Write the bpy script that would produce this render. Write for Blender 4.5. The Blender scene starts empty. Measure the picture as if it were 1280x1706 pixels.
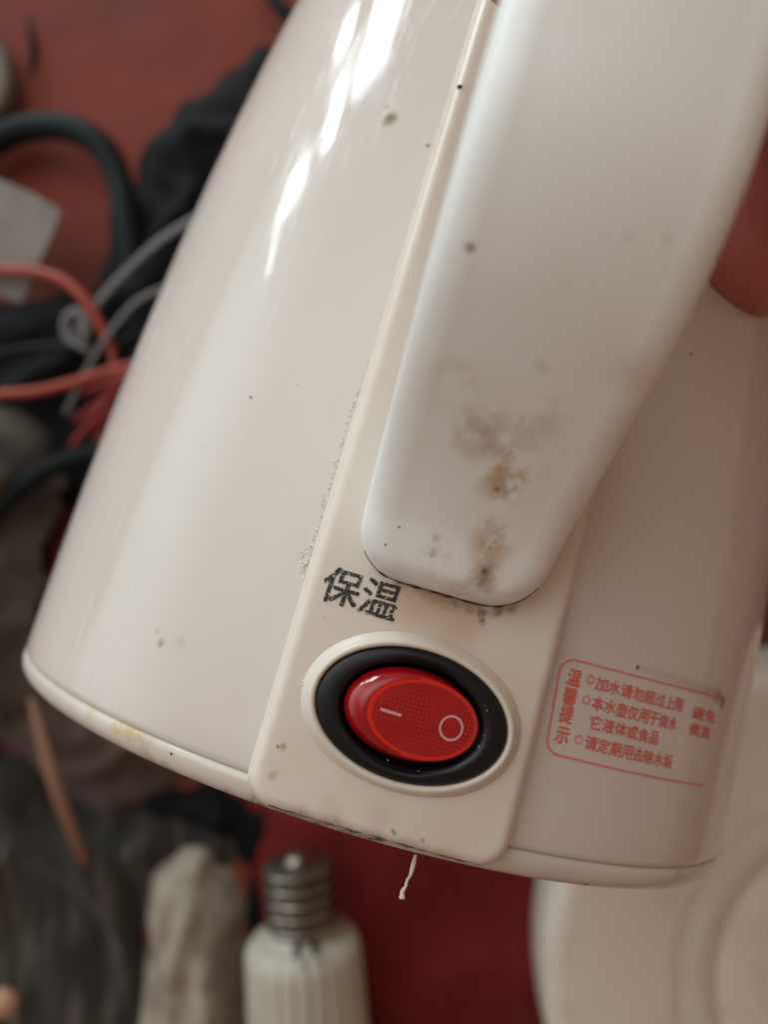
import bpy, bmesh, math, random
from mathutils import Vector, Matrix, noise
from mathutils.bvhtree import BVHTree
random.seed(7)
S = bpy.context.scene
COL = S.collection
H = 0.345                                   # camera height over the table
F = 1300.0                                  # focal length in photo pixels (photo 1280 x 1706)

# ------------------------------------------------------------------ camera
cd = bpy.data.cameras.new("camera")
cam = bpy.data.objects.new("camera", cd)
COL.objects.link(cam)
cam.location = (0, 0, H)
cd.sensor_width = 36
cd.sensor_fit = 'AUTO'
cd.lens = F / 1706.0 * 36.0
cd.clip_start = 0.01
cd.clip_end = 50
cd.dof.use_dof = True
cd.dof.focus_distance = 0.112
cd.dof.aperture_fstop = 9
S.camera = cam

# ------------------------------------------------------------------ world: a dim warm room
w = bpy.data.worlds.new("World")
S.world = w
w.use_nodes = True
bg = w.node_tree.nodes["Background"]
bg.inputs[0].default_value = (0.290, 0.178, 0.124, 1)
bg.inputs[1].default_value = 1.0
S.view_settings.view_transform = 'Standard'
S.view_settings.look = 'None'
S.view_settings.exposure = -0.05

# ------------------------------------------------------------------ window light and added side fill
WN = Vector((-.58, .81, 0)).normalized()     # horizontal direction towards the window
WS = WN.cross(Vector((0, 0, 1)))
def pane(name, side, z, sx, sz, L, color, dist=1.2, aim=(0.05, 0.03, 0.15)):
    ld = bpy.data.lights.new(name, 'AREA')
    ld.shape = 'RECTANGLE'
    ld.size, ld.size_y = sx, sz
    ld.energy = L * math.pi * sx * sz
    ld.color = color
    o = bpy.data.objects.new(name, ld)
    COL.objects.link(o)
    p = WN * dist + WS * side
    o.location = (p.x, p.y, z)
    o.rotation_euler = (-WN).to_track_quat('-Z', 'Z').to_euler()
    return o
SKY = (0.84, 0.97, 1.0)
pane("window_pane_light", .292, .20, .145, .38, 22, SKY)
pane("window_pane_light", .15, .035, .05, .10, 24, SKY)
pane("window_pane_light", .068, .25, .065, .17, 22, SKY)
pane("window_pane_light", -.088, .225, .10, .10, 22, SKY)
pane("window_pane_light", -.195, .27, .025, .15, 14, SKY)
def soft_lamp(name, loc, sx, sz, L, color):
    """a soft lamp for the curtain and the side fill: brightest in the middle, fading smoothly to its edges"""
    o = pane(name, 0, 0, sx, sz, L, color)
    o.location = Vector(loc)
    o.rotation_euler = (o.location - Vector((0.03, 0, .15))).to_track_quat('Z', 'Y').to_euler()
    ld = o.data
    ld.use_nodes = True
    t = ld.node_tree
    em = t.nodes["Emission"]
    g = t.nodes.new("ShaderNodeNewGeometry")
    sp = t.nodes.new("ShaderNodeSeparateXYZ")
    t.links.new(g.outputs["Parametric"], sp.inputs[0])
    def m(op, a, b=None):
        n = t.nodes.new("ShaderNodeMath"); n.operation = op
        for k, x in enumerate((a, b)):
            if x is None: continue
            if isinstance(x, (int, float)): n.inputs[k].default_value = x
            else: t.links.new(x, n.inputs[k])
        return n.outputs[0]
    u, v_ = (m('SINE', m('MULTIPLY', sp.outputs[k], math.pi)) for k in (0, 1))
    t.links.new(m('POWER', m('MAXIMUM', m('MULTIPLY', u, v_), 0.0), 1.4), em.inputs["Strength"])
soft_lamp("window_curtain_light", (-.55, .82, 1.22), 2.6, 2.0, 2.5, (0.92, 0.99, 0.98))
soft_lamp("side_fill_light", (-1.02, .80, .34), 1.7, .9, 1.6, (0.78, 0.94, 1.0))  # unseen fill lamp, added to brighten the handle's left side
soft_lamp("side_fill_light", (-1.18, .22, .34), 2.2, 1.2, 1.5, (0.74, 0.92, 1.0))  # broad second fill, added for the glow along the left edges

# ------------------------------------------------------------------ helpers
def W(u, v, z=0.0):
    d = H - z
    return Vector(((u - 640) / F * d, -(v - 853) / F * d, z))

def link(o, parent=None):
    COL.objects.link(o)
    if parent is not None:
        o.parent = parent
    return o

def tag(o, label=None, cat=None, group=None, kind=None):
    if label: o["label"] = label
    if cat: o["category"] = cat
    if group: o["group"] = group
    if kind: o["kind"] = kind
    return o

def mesh(name, verts, faces, mat=None, parent=None, smooth=True):
    me = bpy.data.meshes.new(name)
    me.from_pydata([tuple(v) for v in verts], [], faces)
    me.validate()
    if smooth:
        for p in me.polygons: p.use_smooth = True
    if mat: me.materials.append(mat)
    bm = bmesh.new(); bm.from_mesh(me)
    bmesh.ops.recalc_face_normals(bm, faces=bm.faces)
    bm.to_mesh(me); bm.free()
    return link(bpy.data.objects.new(name, me), parent)

def empty(name, loc=(0, 0, 0)):
    o = bpy.data.objects.new(name, None)
    o.empty_display_size = .02
    o.location = loc
    return link(o)

def catmull(pts, n=8):
    P = [Vector(p) for p in pts]
    P = [P[0] * 2 - P[1]] + P + [P[-1] * 2 - P[-2]]
    out = []
    for i in range(1, len(P) - 2):
        a, b, c, d = P[i-1:i+3]
        for k in range(n):
            t = k / n
            out.append(.5 * ((2*b) + (c-a)*t + (2*a-5*b+4*c-d)*t*t + (3*b-a-3*c+d)*t**3))
    out.append(P[-2])
    return out

def sweep(pts, rad, sides=10, flat=1.0, up=Vector((0, 0, 1))):
    """tube round a polyline -> verts, faces"""
    vs, fs = [], []
    n = len(pts)
    for i, p in enumerate(pts):
        t = (pts[min(i+1, n-1)] - pts[max(i-1, 0)]).normalized()
        s = t.cross(up)
        s = s.normalized() if s.length > 1e-5 else Vector((1, 0, 0))
        u = s.cross(t).normalized()
        r = rad(i / (n-1)) if callable(rad) else rad
        for k in range(sides):
            a = 2*math.pi*k/sides
            vs.append(p + s*(math.cos(a)*r) + u*(math.sin(a)*r*flat))
    for i in range(n-1):
        for k in range(sides):
            a, b = i*sides+k, i*sides+(k+1) % sides
            fs.append((a, b, b+sides, a+sides))
    fs.append(tuple(range(sides)))
    fs.append(tuple((n-1)*sides+k for k in range(sides)))
    return vs, fs

def tube(name, pts, rad, mat, parent=None, sides=10, flat=1.0, n=8):
    v, f = sweep(catmull(pts, n), rad, sides, flat)
    return mesh(name, v, f, mat, parent)

def lathe(profile, n=96, axis_pts=None):
    vs, fs = [], []
    m = len(profile)
    for r, z in profile:
        for k in range(n):
            a = 2*math.pi*k/n
            vs.append((r*math.cos(a), r*math.sin(a), z))
    for i in range(m-1):
        for k in range(n):
            a, b = i*n+k, i*n+(k+1) % n
            fs.append((a, b, b+n, a+n))
    return vs, fs

def sstep(x, a=0.0, b=1.0):
    t = min(1, max(0, (x-a)/(b-a)))
    return t*t*(3-2*t)

# ------------------------------------------------------------------ materials
def mat_new(name, col, rough=.5, spec=.5, sss=0.0, sss_r=(.004, .003, .002), coat=0.0, coat_r=.05, metal=0.0, sheen=0.0, trans=0.0, ior=1.46):
    m = bpy.data.materials.new(name)
    m.use_nodes = True
    b = m.node_tree.nodes["Principled BSDF"]
    b.inputs["Base Color"].default_value = (*col, 1)
    b.inputs["Roughness"].default_value = rough
    b.inputs["Specular IOR Level"].default_value = spec
    b.inputs["Metallic"].default_value = metal
    b.inputs["IOR"].default_value = ior
    b.inputs["Coat Weight"].default_value = coat
    b.inputs["Coat Roughness"].default_value = coat_r
    b.inputs["Sheen Weight"].default_value = sheen
    b.inputs["Transmission Weight"].default_value = trans
    if sss:
        b.inputs["Subsurface Weight"].default_value = sss
        b.inputs["Subsurface Radius"].default_value = sss_r
        b.inputs["Subsurface Scale"].default_value = 1.0
    return m

def nd(nt, typ, **kw):
    n = nt.nodes.new(typ)
    for k, v in kw.items(): setattr(n, k, v)
    return n

def objco(nt):
    for n in nt.nodes:
        if n.bl_idname == "ShaderNodeTexCoord": return n.outputs["Object"]
    return nd(nt, "ShaderNodeTexCoord").outputs["Object"]

def noise_n(nt, scale, detail=3, rough=.55):
    n = nd(nt, "ShaderNodeTexNoise")
    n.inputs["Scale"].default_value = scale
    n.inputs["Detail"].default_value = detail
    n.inputs["Roughness"].default_value = rough
    nt.links.new(objco(nt), n.inputs["Vector"])
    return n

def ramp(nt, src, a, b, lo=0.0, hi=1.0):
    r = nd(nt, "ShaderNodeMapRange")
    r.interpolation_type = 'SMOOTHSTEP'
    r.inputs["From Min"].default_value = a
    r.inputs["From Max"].default_value = b
    r.inputs["To Min"].default_value = lo
    r.inputs["To Max"].default_value = hi
    nt.links.new(src, r.inputs["Value"])
    return r.outputs["Result"]

def math_n(nt, op, a, b):
    m = nd(nt, "ShaderNodeMath", operation=op)
    for i, x in enumerate((a, b)):
        if isinstance(x, (int, float)): m.inputs[i].default_value = x
        else: nt.links.new(x, m.inputs[i])
    return m.outputs[0]

def base_socket(m):
    b = m.node_tree.nodes["Principled BSDF"]
    i = b.inputs["Base Color"]
    if i.is_linked: return b, i.links[0].from_socket
    rgb = nd(m.node_tree, "ShaderNodeRGB")
    rgb.outputs[0].default_value = i.default_value
    m.node_tree.links.new(rgb.outputs[0], i)
    return b, rgb.outputs[0]

def mix_color(m, fac, col):
    nt = m.node_tree
    b, src = base_socket(m)
    x = nd(nt, "ShaderNodeMix", data_type='RGBA')
    nt.links.new(fac, x.inputs[0])
    nt.links.new(src, x.inputs[6])
    if hasattr(col, "is_linked"): nt.links.new(col, x.inputs[7])
    else: x.inputs[7].default_value = (*col, 1)
    nt.links.new(x.outputs[2], b.inputs["Base Color"])

def mottle(m, scale, col, a=.45, b=.7, amt=1.0, detail=4):
    nt = m.node_tree
    n = noise_n(nt, scale, detail)
    mix_color(m, ramp(nt, n.outputs["Fac"], a, b, 0, amt), col)

def bump(m, scale, dist, strength=1.0, detail=3):
    nt = m.node_tree
    b = nt.nodes["Principled BSDF"]
    n = noise_n(nt, scale, detail)
    bp = nd(nt, "ShaderNodeBump")
    bp.inputs["Strength"].default_value = strength
    bp.inputs["Distance"].default_value = dist
    nt.links.new(n.outputs["Fac"], bp.inputs["Height"])
    if b.inputs["Normal"].is_linked:
        nt.links.new(b.inputs["Normal"].links[0].from_socket, bp.inputs["Normal"])
    nt.links.new(bp.outputs[0], b.inputs["Normal"])
    if b.inputs["Coat Weight"].default_value > 0:
        nt.links.new(bp.outputs[0], b.inputs["Coat Normal"])

def rough_noise(m, scale, lo, hi, a=.35, b=.65):
    nt = m.node_tree
    n = noise_n(nt, scale, 4)
    nt.links.new(ramp(nt, n.outputs["Fac"], a, b, lo, hi), nt.nodes["Principled BSDF"].inputs["Roughness"])

def stains(m, spots, warp=.0012, wscale=420):
    """spots: (point, radius m, colour, strength, grain) in object space - worn dirt marks of the thing itself"""
    nt = m.node_tree
    co = objco(nt)
    n = noise_n(nt, wscale, 4, .65)
    sub = nd(nt, "ShaderNodeVectorMath", operation='SUBTRACT')
    nt.links.new(n.outputs["Color"], sub.inputs[0])
    sub.inputs[1].default_value = (.5, .5, .5)
    gr = ramp(nt, noise_n(nt, 1500, 3, .6).outputs["Fac"], .4, .6)
    scaled = {}
    for P, r, col, st, grain in spots:
        k = round(min(warp, r * .9), 5)
        if k not in scaled:
            sc = nd(nt, "ShaderNodeVectorMath", operation='SCALE')
            nt.links.new(sub.outputs[0], sc.inputs[0])
            sc.inputs["Scale"].default_value = k * 2.2
            ad = nd(nt, "ShaderNodeVectorMath", operation='ADD')
            nt.links.new(co, ad.inputs[0]); nt.links.new(sc.outputs[0], ad.inputs[1])
            scaled[k] = ad.outputs[0]
        d = nd(nt, "ShaderNodeVectorMath", operation='DISTANCE')
        nt.links.new(scaled[k], d.inputs[0])
        d.inputs[1].default_value = P
        f = ramp(nt, d.outputs["Value"], r * .1, r * 1.3, min(1, st * 1.5), 0)
        if grain: f = math_n(nt, 'MULTIPLY', f, math_n(nt, 'ADD', math_n(nt, 'MULTIPLY', gr, grain), 1 - grain))
        mix_color(m, f, col)

# ------------------------------------------------------------------ the kettle
# kettle frame: axis +Z, spine and handle towards -Y, underside at z = 0
KC = Vector((-0.01150245617920967, -0.19472361785490352, 0.03307182271930626))   # where the camera is in that frame
KR = Matrix(((0.9615534395158573, -0.2745992439834146, -0.0031997123248050825),
             (-0.034638906572117975, -0.10971879076070727, -0.993358914544736),
             (0.2724245383711102, 0.9552785154905061, -0.11501229819259448)))
KM = Matrix.Translation((0, 0, H)) @ (KR.transposed().to_4x4() @ Matrix.Translation(-KC))
KI = KM.inverted()
def kdir(u, v): return KR @ Vector(((u-640)/F, -(v-853)/F, -1))
def kpt(u, v, depth): return KC + kdir(u, v) * depth

kettle = empty("electric_kettle")
kettle.matrix_world = KM
tag(kettle, "cream white plastic electric kettle with strap handle and red rocker switch, held over the clutter", "kettle")

white = mat_new("white_gloss_plastic", (.615, .572, .532), .10, .5, sss=.25, sss_r=(.006, .0045, .003))
cream = mat_new("cream_plastic", (.66, .608, .54), .30, .45, sss=.2, sss_r=(.005, .0035, .002))
satin = mat_new("satin_white_plastic", (.78, .82, .81), .33, .5, sss=.2, sss_r=(.005, .0035, .0025))
ringm = mat_new("base_ring_plastic", (.605, .568, .51), .22, .5, sss=.2, sss_r=(.005, .004, .0025))

def RB(z): return .08 - .0059817*z - .2765262*z*z - .80708639*z**3

# body shell
prof = [(RB(.0047)-.0012, .0040), (RB(.0047)-.00045, .0046), (RB(.005)-.0001, .0050)]
prof += [(RB(z), z) for z in [.0056 + i*(.2244/60) for i in range(61)]]
v, f = lathe(prof, 160)
body = mesh("body", v, f, white, kettle)
# base ring with its rounded lower edge and underside
rp = [(RB(.004)-.0014, .0044), (RB(.004)-.0003, .0043), (RB(.004)+.00005, .0041), (.0800, .0032), (.07975, .0021), (.0791, .0011), (.0782, .0004), (.0768, 0), (.070, .0), (.069, .002), (.0, .002)]
v, f = lathe(rp, 160)
base_ring = mesh("base_ring", v, f, ringm, kettle)
# lid on top (out of the picture)
zt = .230; rt = RB(zt)
v, f = lathe([(rt+.0006, zt-.001), (rt+.0015, zt+.001), (rt+.0012, zt+.004), (rt-.004, zt+.009), (.02, zt+.014), (.012, zt+.015), (.011, zt+.024), (.008, zt+.027), (0, zt+.0275)], 96)
mesh("lid", v, f, cream, kettle)

# spine panel
PX, PW = -.0003, .0196
SX, SZ = .0004, .01945
def ypan(x, z):
    r = RB(z)
    return -(r + .0026) + .5 * x*x / (2*r)
def panel_mesh():
    nx, nz = 72, 150
    zb, ztop, cr = .0013, .214, .0048
    rise = .0040
    verts, faces = [], []
    for j in range(nz+1):
        tj = j/nz
        tj = tj**2.0
        for i in range(nx+1):
            s = math.sin((i/nx - .5)*math.pi)
            s = .75*s + .25*(2*i/nx-1)
            x = s*PW
            ax = PW - abs(x)
            low = zb + (cr - math.sqrt(max(0, cr*cr - max(0, cr-ax)**2)))
            z = low + (ztop-low)*tj
            # distance to the rounded outline
            dx, dz = ax, z-zb
            if dx < cr and dz < cr:
                d = cr - math.hypot(cr-dx, cr-dz)
            else: d = min(dx, dz)
            d = max(0, d)
            b = .0022
            e = 1 - min(1, d/b)
            drop = rise*(1 - math.sqrt(max(0, 1 - e*e)))*.8 + (.0012 if d < 1e-7 else 0)
            verts.append((x+PX, ypan(x+PX, z)+drop, z))
    for j in range(nz):
        for i in range(nx):
            a = j*(nx+1)+i
            q = (a, a+1, a+nx+2, a+nx+1)
            # opening for the switch
            if all(((verts[k][0]-SX)/.0125)**2 + ((verts[k][2]-SZ)/.0083)**2 < 1 for k in q): continue
            faces.append(q)
    # skirt down into the body
    loop = [j*(nx+1) for j in range(nz, 0, -1)] + list(range(nx+1)) + [j*(nx+1)+nx for j in range(1, nz+1)]
    base = len(verts)
    for k in loop:
        x, y, z = verts[k]
        verts.append((x, y+.0032, z))
    for i in range(len(loop)-1):
        faces.append((loop[i], loop[i+1], base+i+1, base+i))
    return verts, faces
v, f = panel_mesh()
panel = mesh("spine_panel", v, f, cream, kettle)

# oval collar, bezel and rocker of the switch
def oval_sheet(rings, n=120, tilt=0.0):
    """rings: (a, b, height over the panel, dx)"""
    vs, fs = [], []
    for a, b, h, dx in rings:
        for k in range(n):
            t = 2*math.pi*k/n
            x = SX + dx + a*math.cos(t); z = SZ + b*math.sin(t)
            vs.append((x, ypan(SX, SZ) - h - tilt*(-(x-SX)) + .0, z))
    for i in range(len(rings)-1):
        for k in range(n):
            p, q = i*n+k, i*n+(k+1) % n
            fs.append((p, q, q+n, p+n))
    return vs, fs
A, Bb = .0141, .00945
mm = .001
collar = [(A-.0003+d*mm, Bb-.0003+d*mm*1.08, h*mm, 0) for d, h in ((0, -1.5), (0, .5), (.10, .95), (.32, 1.2), (.62, 1.22), (.9, 1.0), (1.15, .6), (1.45, .18), (1.9, -.2), (2.2, -.8))]
v, f = oval_sheet(collar)
mesh("switch_collar", v, f, cream, kettle)
black = mat_new("black_textured_plastic", (.004, .006, .008), .33, .4)
bump(black, 7000, .00006, .5, 2)
bez = [(A-.0004, Bb-.0004, -1.2*mm, 0), (A-.00035, Bb-.00035, .75*mm, 0), (A-.0006, Bb-.0006, 1.15*mm, 0), (A-.0011, Bb-.0011, 1.35*mm, 0), (A-.0025, Bb-.0019, 1.55*mm, 0),
       (.0108, .0076, 1.5*mm, 0), (.01045, .00725, 1.3*mm, 0), (.01025, .0071, .9*mm, 0), (.0102, .00705, -1.6*mm, 0), (.006, .004, -1.7*mm, 0), (.0001, .0001, -1.7*mm, 0)]
v, f = oval_sheet(bez)
bezel = mesh("switch_bezel", v, f, black, kettle)

red = mat_new("red_lens", (.42, .016, .018), .22, .5, sss=.15, sss_r=(.004, .0006, .0005))
redwall = mat_new("red_lens_wall", (.30, .006, .009), .12, .6, sss=.4, sss_r=(.004, .0006, .0005))
redrim = mat_new("red_lens_edge", (.66, .026, .014), .14, .5, sss=.5, sss_r=(.004, .0006, .0005))  # brighter edge: glow of light in the thick lens put into the colour
# faint moulded grid under the lens
nt = red.node_tree
sep = nd(nt, "ShaderNodeSeparateXYZ"); nt.links.new(objco(nt), sep.inputs[0])
def grid_line(sock):
    s = math_n(nt, 'SINE', math_n(nt, 'MULTIPLY', sock, 2*math.pi/.00062), 0)
    return ramp(nt, s, -.6, .6)
g = math_n(nt, 'MULTIPLY', grid_line(sep.outputs[0]), grid_line(sep.outputs[2]))
nfade = ramp(nt, noise_n(nt, 300, 2).outputs["Fac"], .3, .6)
mix_color(red, math_n(nt, 'MULTIPLY', math_n(nt, 'MULTIPLY', g, nfade), .75), (.17, .004, .006))
mottle(red, 260, (.34, .008, .012), .4, .7, .7)
def rocker():
    n = 120
    rings = []
    c = .0017
    def ring(a, b, dx, hl, hr): rings.append((a, b, dx, hl, hr))
    ring(.0096, .0064, -.0001, -1.6, -1.6)
    ring(.0096, .0064, -.0001, .55, -1.2)
    ring(.0095, .0063, 0, 1.1, -.7)
    ring(.0092, .00605, .0004, 1.8, -.3)
    ring(.0087, .0058, .0010, 2.7, .18)
    ring(.0083, .0055, .00135, 2.95, .28)
    ring(.0080, .0053, .0016, 3.02, .32)
    ring(.0077, .0051, .00165, 2.98, .31)
    ring(.0074, .0049, .00168, 2.92, .32)
    ring(.0070, .0046, .0017, 2.86, .34)
    ring(.0045, .0030, .0017, 2.5, .78)
    ring(.002, .0013, .0017, 2.0, 1.26)
    ring(.00005, .00005, .0017, 1.62, 1.60)
    vs, fs = [], []
    for a, b, dx, hl, hr in rings:
        for k in range(n):
            t = 2*math.pi*k/n
            s = .5*(1+math.cos(t))
            h = (hl + (hr-hl)*s)*mm
            vs.append((SX+dx+a*math.cos(t), ypan(SX, SZ)-h, SZ+b*math.sin(t)))
    for i in range(len(rings)-1):
        for k in range(n):
            p, q = i*n+k, i*n+(k+1) % n
            fs.append((p, q, q+n, p+n))
    return vs, fs, n
v, f, n_ = rocker()
rock = mesh("rocker", v, f, red, bezel)
rock.data.materials.append(redrim); rock.data.materials.append(redwall)
for i, p in enumerate(rock.data.polygons):
    c = sum((rock.data.vertices[k].co for k in p.vertices), Vector()) / len(p.vertices)
    e = ((c.x-SX-.0017)/.0078)**2 + ((c.z-SZ)/.0052)**2
    if e > 1.09: p.material_index = 2
    elif e > .86: p.material_index = 1
rock_bvh = None
pink = mat_new("pale_pink_print", (.62, .33, .33), .5)
def bvh_of(o):
    dg = bpy.context.evaluated_depsgraph_get()
    return BVHTree.FromPolygons([vv.co.copy() for vv in o.data.vertices], [tuple(p.vertices) for p in o.data.polygons])
BV = {"rocker": bvh_of(rock), "body": bvh_of(body), "panel": bvh_of(panel), "ring": bvh_of(base_ring)}
def hit(which, u, v):
    d = kdir(u, v).normalized()
    loc, nor, i, dist = BV[which].ray_cast(KC, d)
    if loc is None: return None, None
    if nor.dot(d) > 0: nor = -nor
    return loc, nor
def on_rocker(x, z, off=.00008):
    loc, nor, i, dist = BV["rocker"].ray_cast(Vector((x, -.12, z)), Vector((0, 1, 0)))
    return Vector((x, loc.y-off, z))
# the I and O marks
i0, _ = hit("rocker", 634, 1181); i1, _ = hit("rocker", 669, 1192); oc, _ = hit("rocker", 752, 1213)
vs, fs = [], []
L = (i1-i0); L.y = 0; L.normalize(); Nn = Vector((-L.z, 0, L.x))
m_ = 8
for k in range(m_+1):
    p = i0.lerp(i1, k/m_)
    for s in (-1, 1):
        q = p + Nn*s*.00021
        vs.append(on_rocker(q.x, q.z))
for k in range(m_): fs.append((2*k, 2*k+1, 2*k+3, 2*k+2))
base = len(vs)
for k in range(48):
    t = 2*math.pi*k/48
    for r in (.00143, .00178):
        vs.append(on_rocker(oc.x + r*math.cos(t), oc.z + r*1.02*math.sin(t)))
for k in range(48):
    a = base+2*k; b = base+2*((k+1) % 48)
    fs.append((a, a+1, b+1, b))
mesh("switch_marks", vs, fs, pink, bezel, smooth=False).location = (0, 0, 0)

# handle: a strap swept along the spine
hp = [(.0370, -.0868), (.0385, -.0885), (.041, -.0898), (.045, -.0920), (.050, -.0963), (.055, -.1018), (.060, -.1078), (.070, -.1190), (.080, -.1260), (.090, -.1290), (.105, -.1310), (.130, -.1305), (.155, -.1245), (.180, -.1105), (.198, -.0920), (.208, -.0760), (.213, -.0620)]
def yfront(z):
    for (z0, y0), (z1, y1) in zip(hp, hp[1:]):
        if z <= z1:
            break
    i = hp.index((z0, y0))
    p = [hp[max(i-1, 0)], hp[i], hp[i+1], hp[min(i+2, len(hp)-1)]]
    t = (z-z0)/(z1-z0)
    m0 = (p[2][1]-p[0][1])/max(1e-6, p[2][0]-p[0][0])*(z1-z0)
    m1 = (p[3][1]-p[1][1])/max(1e-6, p[3][0]-p[1][0])*(z1-z0)
    return (2*t**3-3*t*t+1)*y0 + (t**3-2*t*t+t)*m0 + (-2*t**3+3*t*t)*y1 + (t**3-t*t)*m1
def handle_mesh():
    HW, n = .0143, 64
    hz0 = .0371
    zs = []
    z = 0.0
    zs = [hz0 + .0090*(1-math.cos(i/18*math.pi/2)) for i in range(19)]
    zs += [zs[-1] + (i+1)*(.212-zs[-1])/90 for i in range(90)]
    vs, fs = [], []
    for z in zs:
        d = z-hz0
        cr = .0070
        hw = HW - .0008*max(0, 1-d/.03) - (cr - math.sqrt(max(0, cr*cr - max(0, cr-d)**2))) - .0003*max(0, 1-d/.012)
        yf = yfront(max(z, .0372))
        er = .0042
        # front edge drops at the rounded lower end
        e = max(0, 1-d/.0030)
        yf += .0030*(1 - math.sqrt(max(0, 1-e*e)))
        yb = min(-.0775 if z < .19 else yf+.012, yf+.0185) if z > .056 else -.0775
        yb = max(yb, yf+.003)
        th = yb-yf
        rr = min(er, th*.48)
        rb = min(.006, th*.48)
        prof = []
        # front face left to right with a slight crown, then round the edges
        def arc(cx, cy, r, a0, a1, k):
            for q in range(k+1):
                a = a0+(a1-a0)*q/k
                prof.append((cx+r*math.cos(a), cy+r*math.sin(a)))
        ry = rr; rx = min(.0050, hw*.9)
        for q in range(13):
            a = math.pi + (math.pi/2)*q/12
            prof.append((-(hw-rx)+rx*math.cos(a), yf+.0007+ry+ry*math.sin(a)))
        for q in range(1, 12):
            t = -1+2*q/12
            prof.append((t*(hw-rx), yf+.0007*t*t))
        for q in range(13):
            a = -math.pi/2 + (math.pi/2)*q/12
            prof.append(((hw-rx)+rx*math.cos(a), yf+.0007+ry+ry*math.sin(a)))
        for q in range(7):
            a = (math.pi/2)*q/6
            prof.append(((hw-rb)+rb*math.cos(a), yb-rb+rb*math.sin(a)))
        for q in range(7):
            a = math.pi/2+(math.pi/2)*q/6
            prof.append((-(hw-rb)+rb*math.cos(a), yb-rb+rb*math.sin(a)))
        for x, y in prof: vs.append((x+.0002-.0006*max(0, 1-d/.03), y, z))
    m = len(prof)
    for i in range(len(zs)-1):
        for k in range(m):
            a, b = i*m+k, i*m+(k+1) % m
            fs.append((a, b, b+m, a+m))
    fs.append(tuple(range(m))); fs.append(tuple(len(vs)-m+k for k in range(m)))
    return vs, fs
v, f = handle_mesh()
handle = mesh("handle", v, f, satin, kettle)
BV["handle"] = bvh_of(handle)
# short pouring spout at the far side, behind the body
sp = []
for i in range(9):
    t = i/8
    sp.append(Vector((0, RB(.18)-.012 + .034*t, .165 + .05*t)))
v, f = sweep(sp, lambda t: .024-.010*t, 20)
mesh("spout", v, f, white, kettle)

# ---- writing
def glyph(ch, off=0.0):
    c = bpy.data.curves.new("g", 'FONT'); c.body = ch; c.offset = off; c.resolution_u = 2
    o = bpy.data.objects.new("g", c); COL.objects.link(o)
    bpy.context.view_layer.update()
    me = bpy.data.meshes.new_from_object(o.evaluated_get(bpy.context.evaluated_depsgraph_get()))
    vs = [(p.co.x, p.co.y) for p in me.vertices]; fs = [tuple(p.vertices) for p in me.polygons]
    bpy.data.objects.remove(o); bpy.data.curves.remove(c); bpy.data.meshes.remove(me)
    x0, x1 = min(p[0] for p in vs), max(p[0] for p in vs)
    y0, y1 = min(p[1] for p in vs), max(p[1] for p in vs)
    s = 1/max(x1-x0, y1-y0)
    return [((x-(x0+x1)/2)*s, (y-(y0+y1)/2)*s) for x, y in vs], fs
ink = mat_new("worn_black_ink", (.022, .021, .02), .6)
nt = ink.node_tree
out = nt.nodes["Material Output"]
tr = nd(nt, "ShaderNodeBsdfTransparent"); mx = nd(nt, "ShaderNodeMixShader")
nt.links.new(ramp(nt, noise_n(nt, 3200, 3, .6).outputs["Fac"], .45, .63), mx.inputs[0])
nt.links.new(nt.nodes["Principled BSDF"].outputs[0], mx.inputs[1]); nt.links.new(tr.outputs[0], mx.inputs[2])
nt.links.new(mx.outputs[0], out.inputs[0])
vs, fs = [], []
for ch, (u, v_), s, sh in (("保", (570, 978), .0055, .0), ("温", (634, 998), .0055, .0)):
    c, _ = hit("panel", u, v_)
    gv, gf = glyph(ch)
    for lay, (ox, oz) in enumerate(((-1, -1), (1, -1), (-1, 1), (1, 1))):
        b = len(vs)
        for gx, gy in gv:
            x = c.x + gx*s + gy*s*.06 + ox*.00009; z = c.z + gy*s*.98 + oz*.00009
            vs.append((x, ypan(x, z)-.00010-lay*.000004, z))
        fs += [tuple(b+k for k in q) for q in gf]
mesh("keep_warm_lettering", vs, fs, ink, kettle, smooth=False)

redink = mat_new("faded_red_ink", (.74, .17, .13), .5)
nt = redink.node_tree
out = nt.nodes["Material Output"]
tr = nd(nt, "ShaderNodeBsdfTransparent"); mx = nd(nt, "ShaderNodeMixShader")
nt.links.new(ramp(nt, noise_n(nt, 900, 3, .6).outputs["Fac"], .3, .72, .2, .55), mx.inputs[0])
nt.links.new(nt.nodes["Principled BSDF"].outputs[0], mx.inputs[1]); nt.links.new(tr.outputs[0], mx.inputs[2])
nt.links.new(mx.outputs[0], out.inputs[0])
def lab(u, v_):
    p, _ = hit("body", u, v_)
    return math.atan2(p.x, -p.y), p.z
def onbody(ph, z, off=.00012):
    r = RB(z)+off
    return Vector((r*math.sin(ph), -r*math.cos(ph), z))
vs, fs = [], []
def strip(path, wd):
    """path of (phi, z) points -> thin line of width wd on the body"""
    b = len(vs)
    n = len(path)
    for i, (ph, z) in enumerate(path):
        a, c = path[max(i-1, 0)], path[min(i+1, n-1)]
        t = Vector(((c[0]-a[0])*.079, c[1]-a[1])).normalized()
        nn = Vector((-t.y, t.x))*wd/2
        vs.append(onbody(ph+nn.x/.079, z+nn.y)); vs.append(onbody(ph-nn.x/.079, z-nn.y))
    for i in range(n-1): fs.append((b+2*i, b+2*i+1, b+2*i+3, b+2*i+2))
tl, bl, br, trr = lab(938, 1094), lab(907, 1252), lab(1172, 1308), lab(1204, 1163)
rc = .0022
path = [(br[0]-(br[0]-bl[0])*k/30 + 0, br[1]+(bl[1]-br[1])*k/30) for k in range(0, 29)]
rp_ = rc/.079
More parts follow.
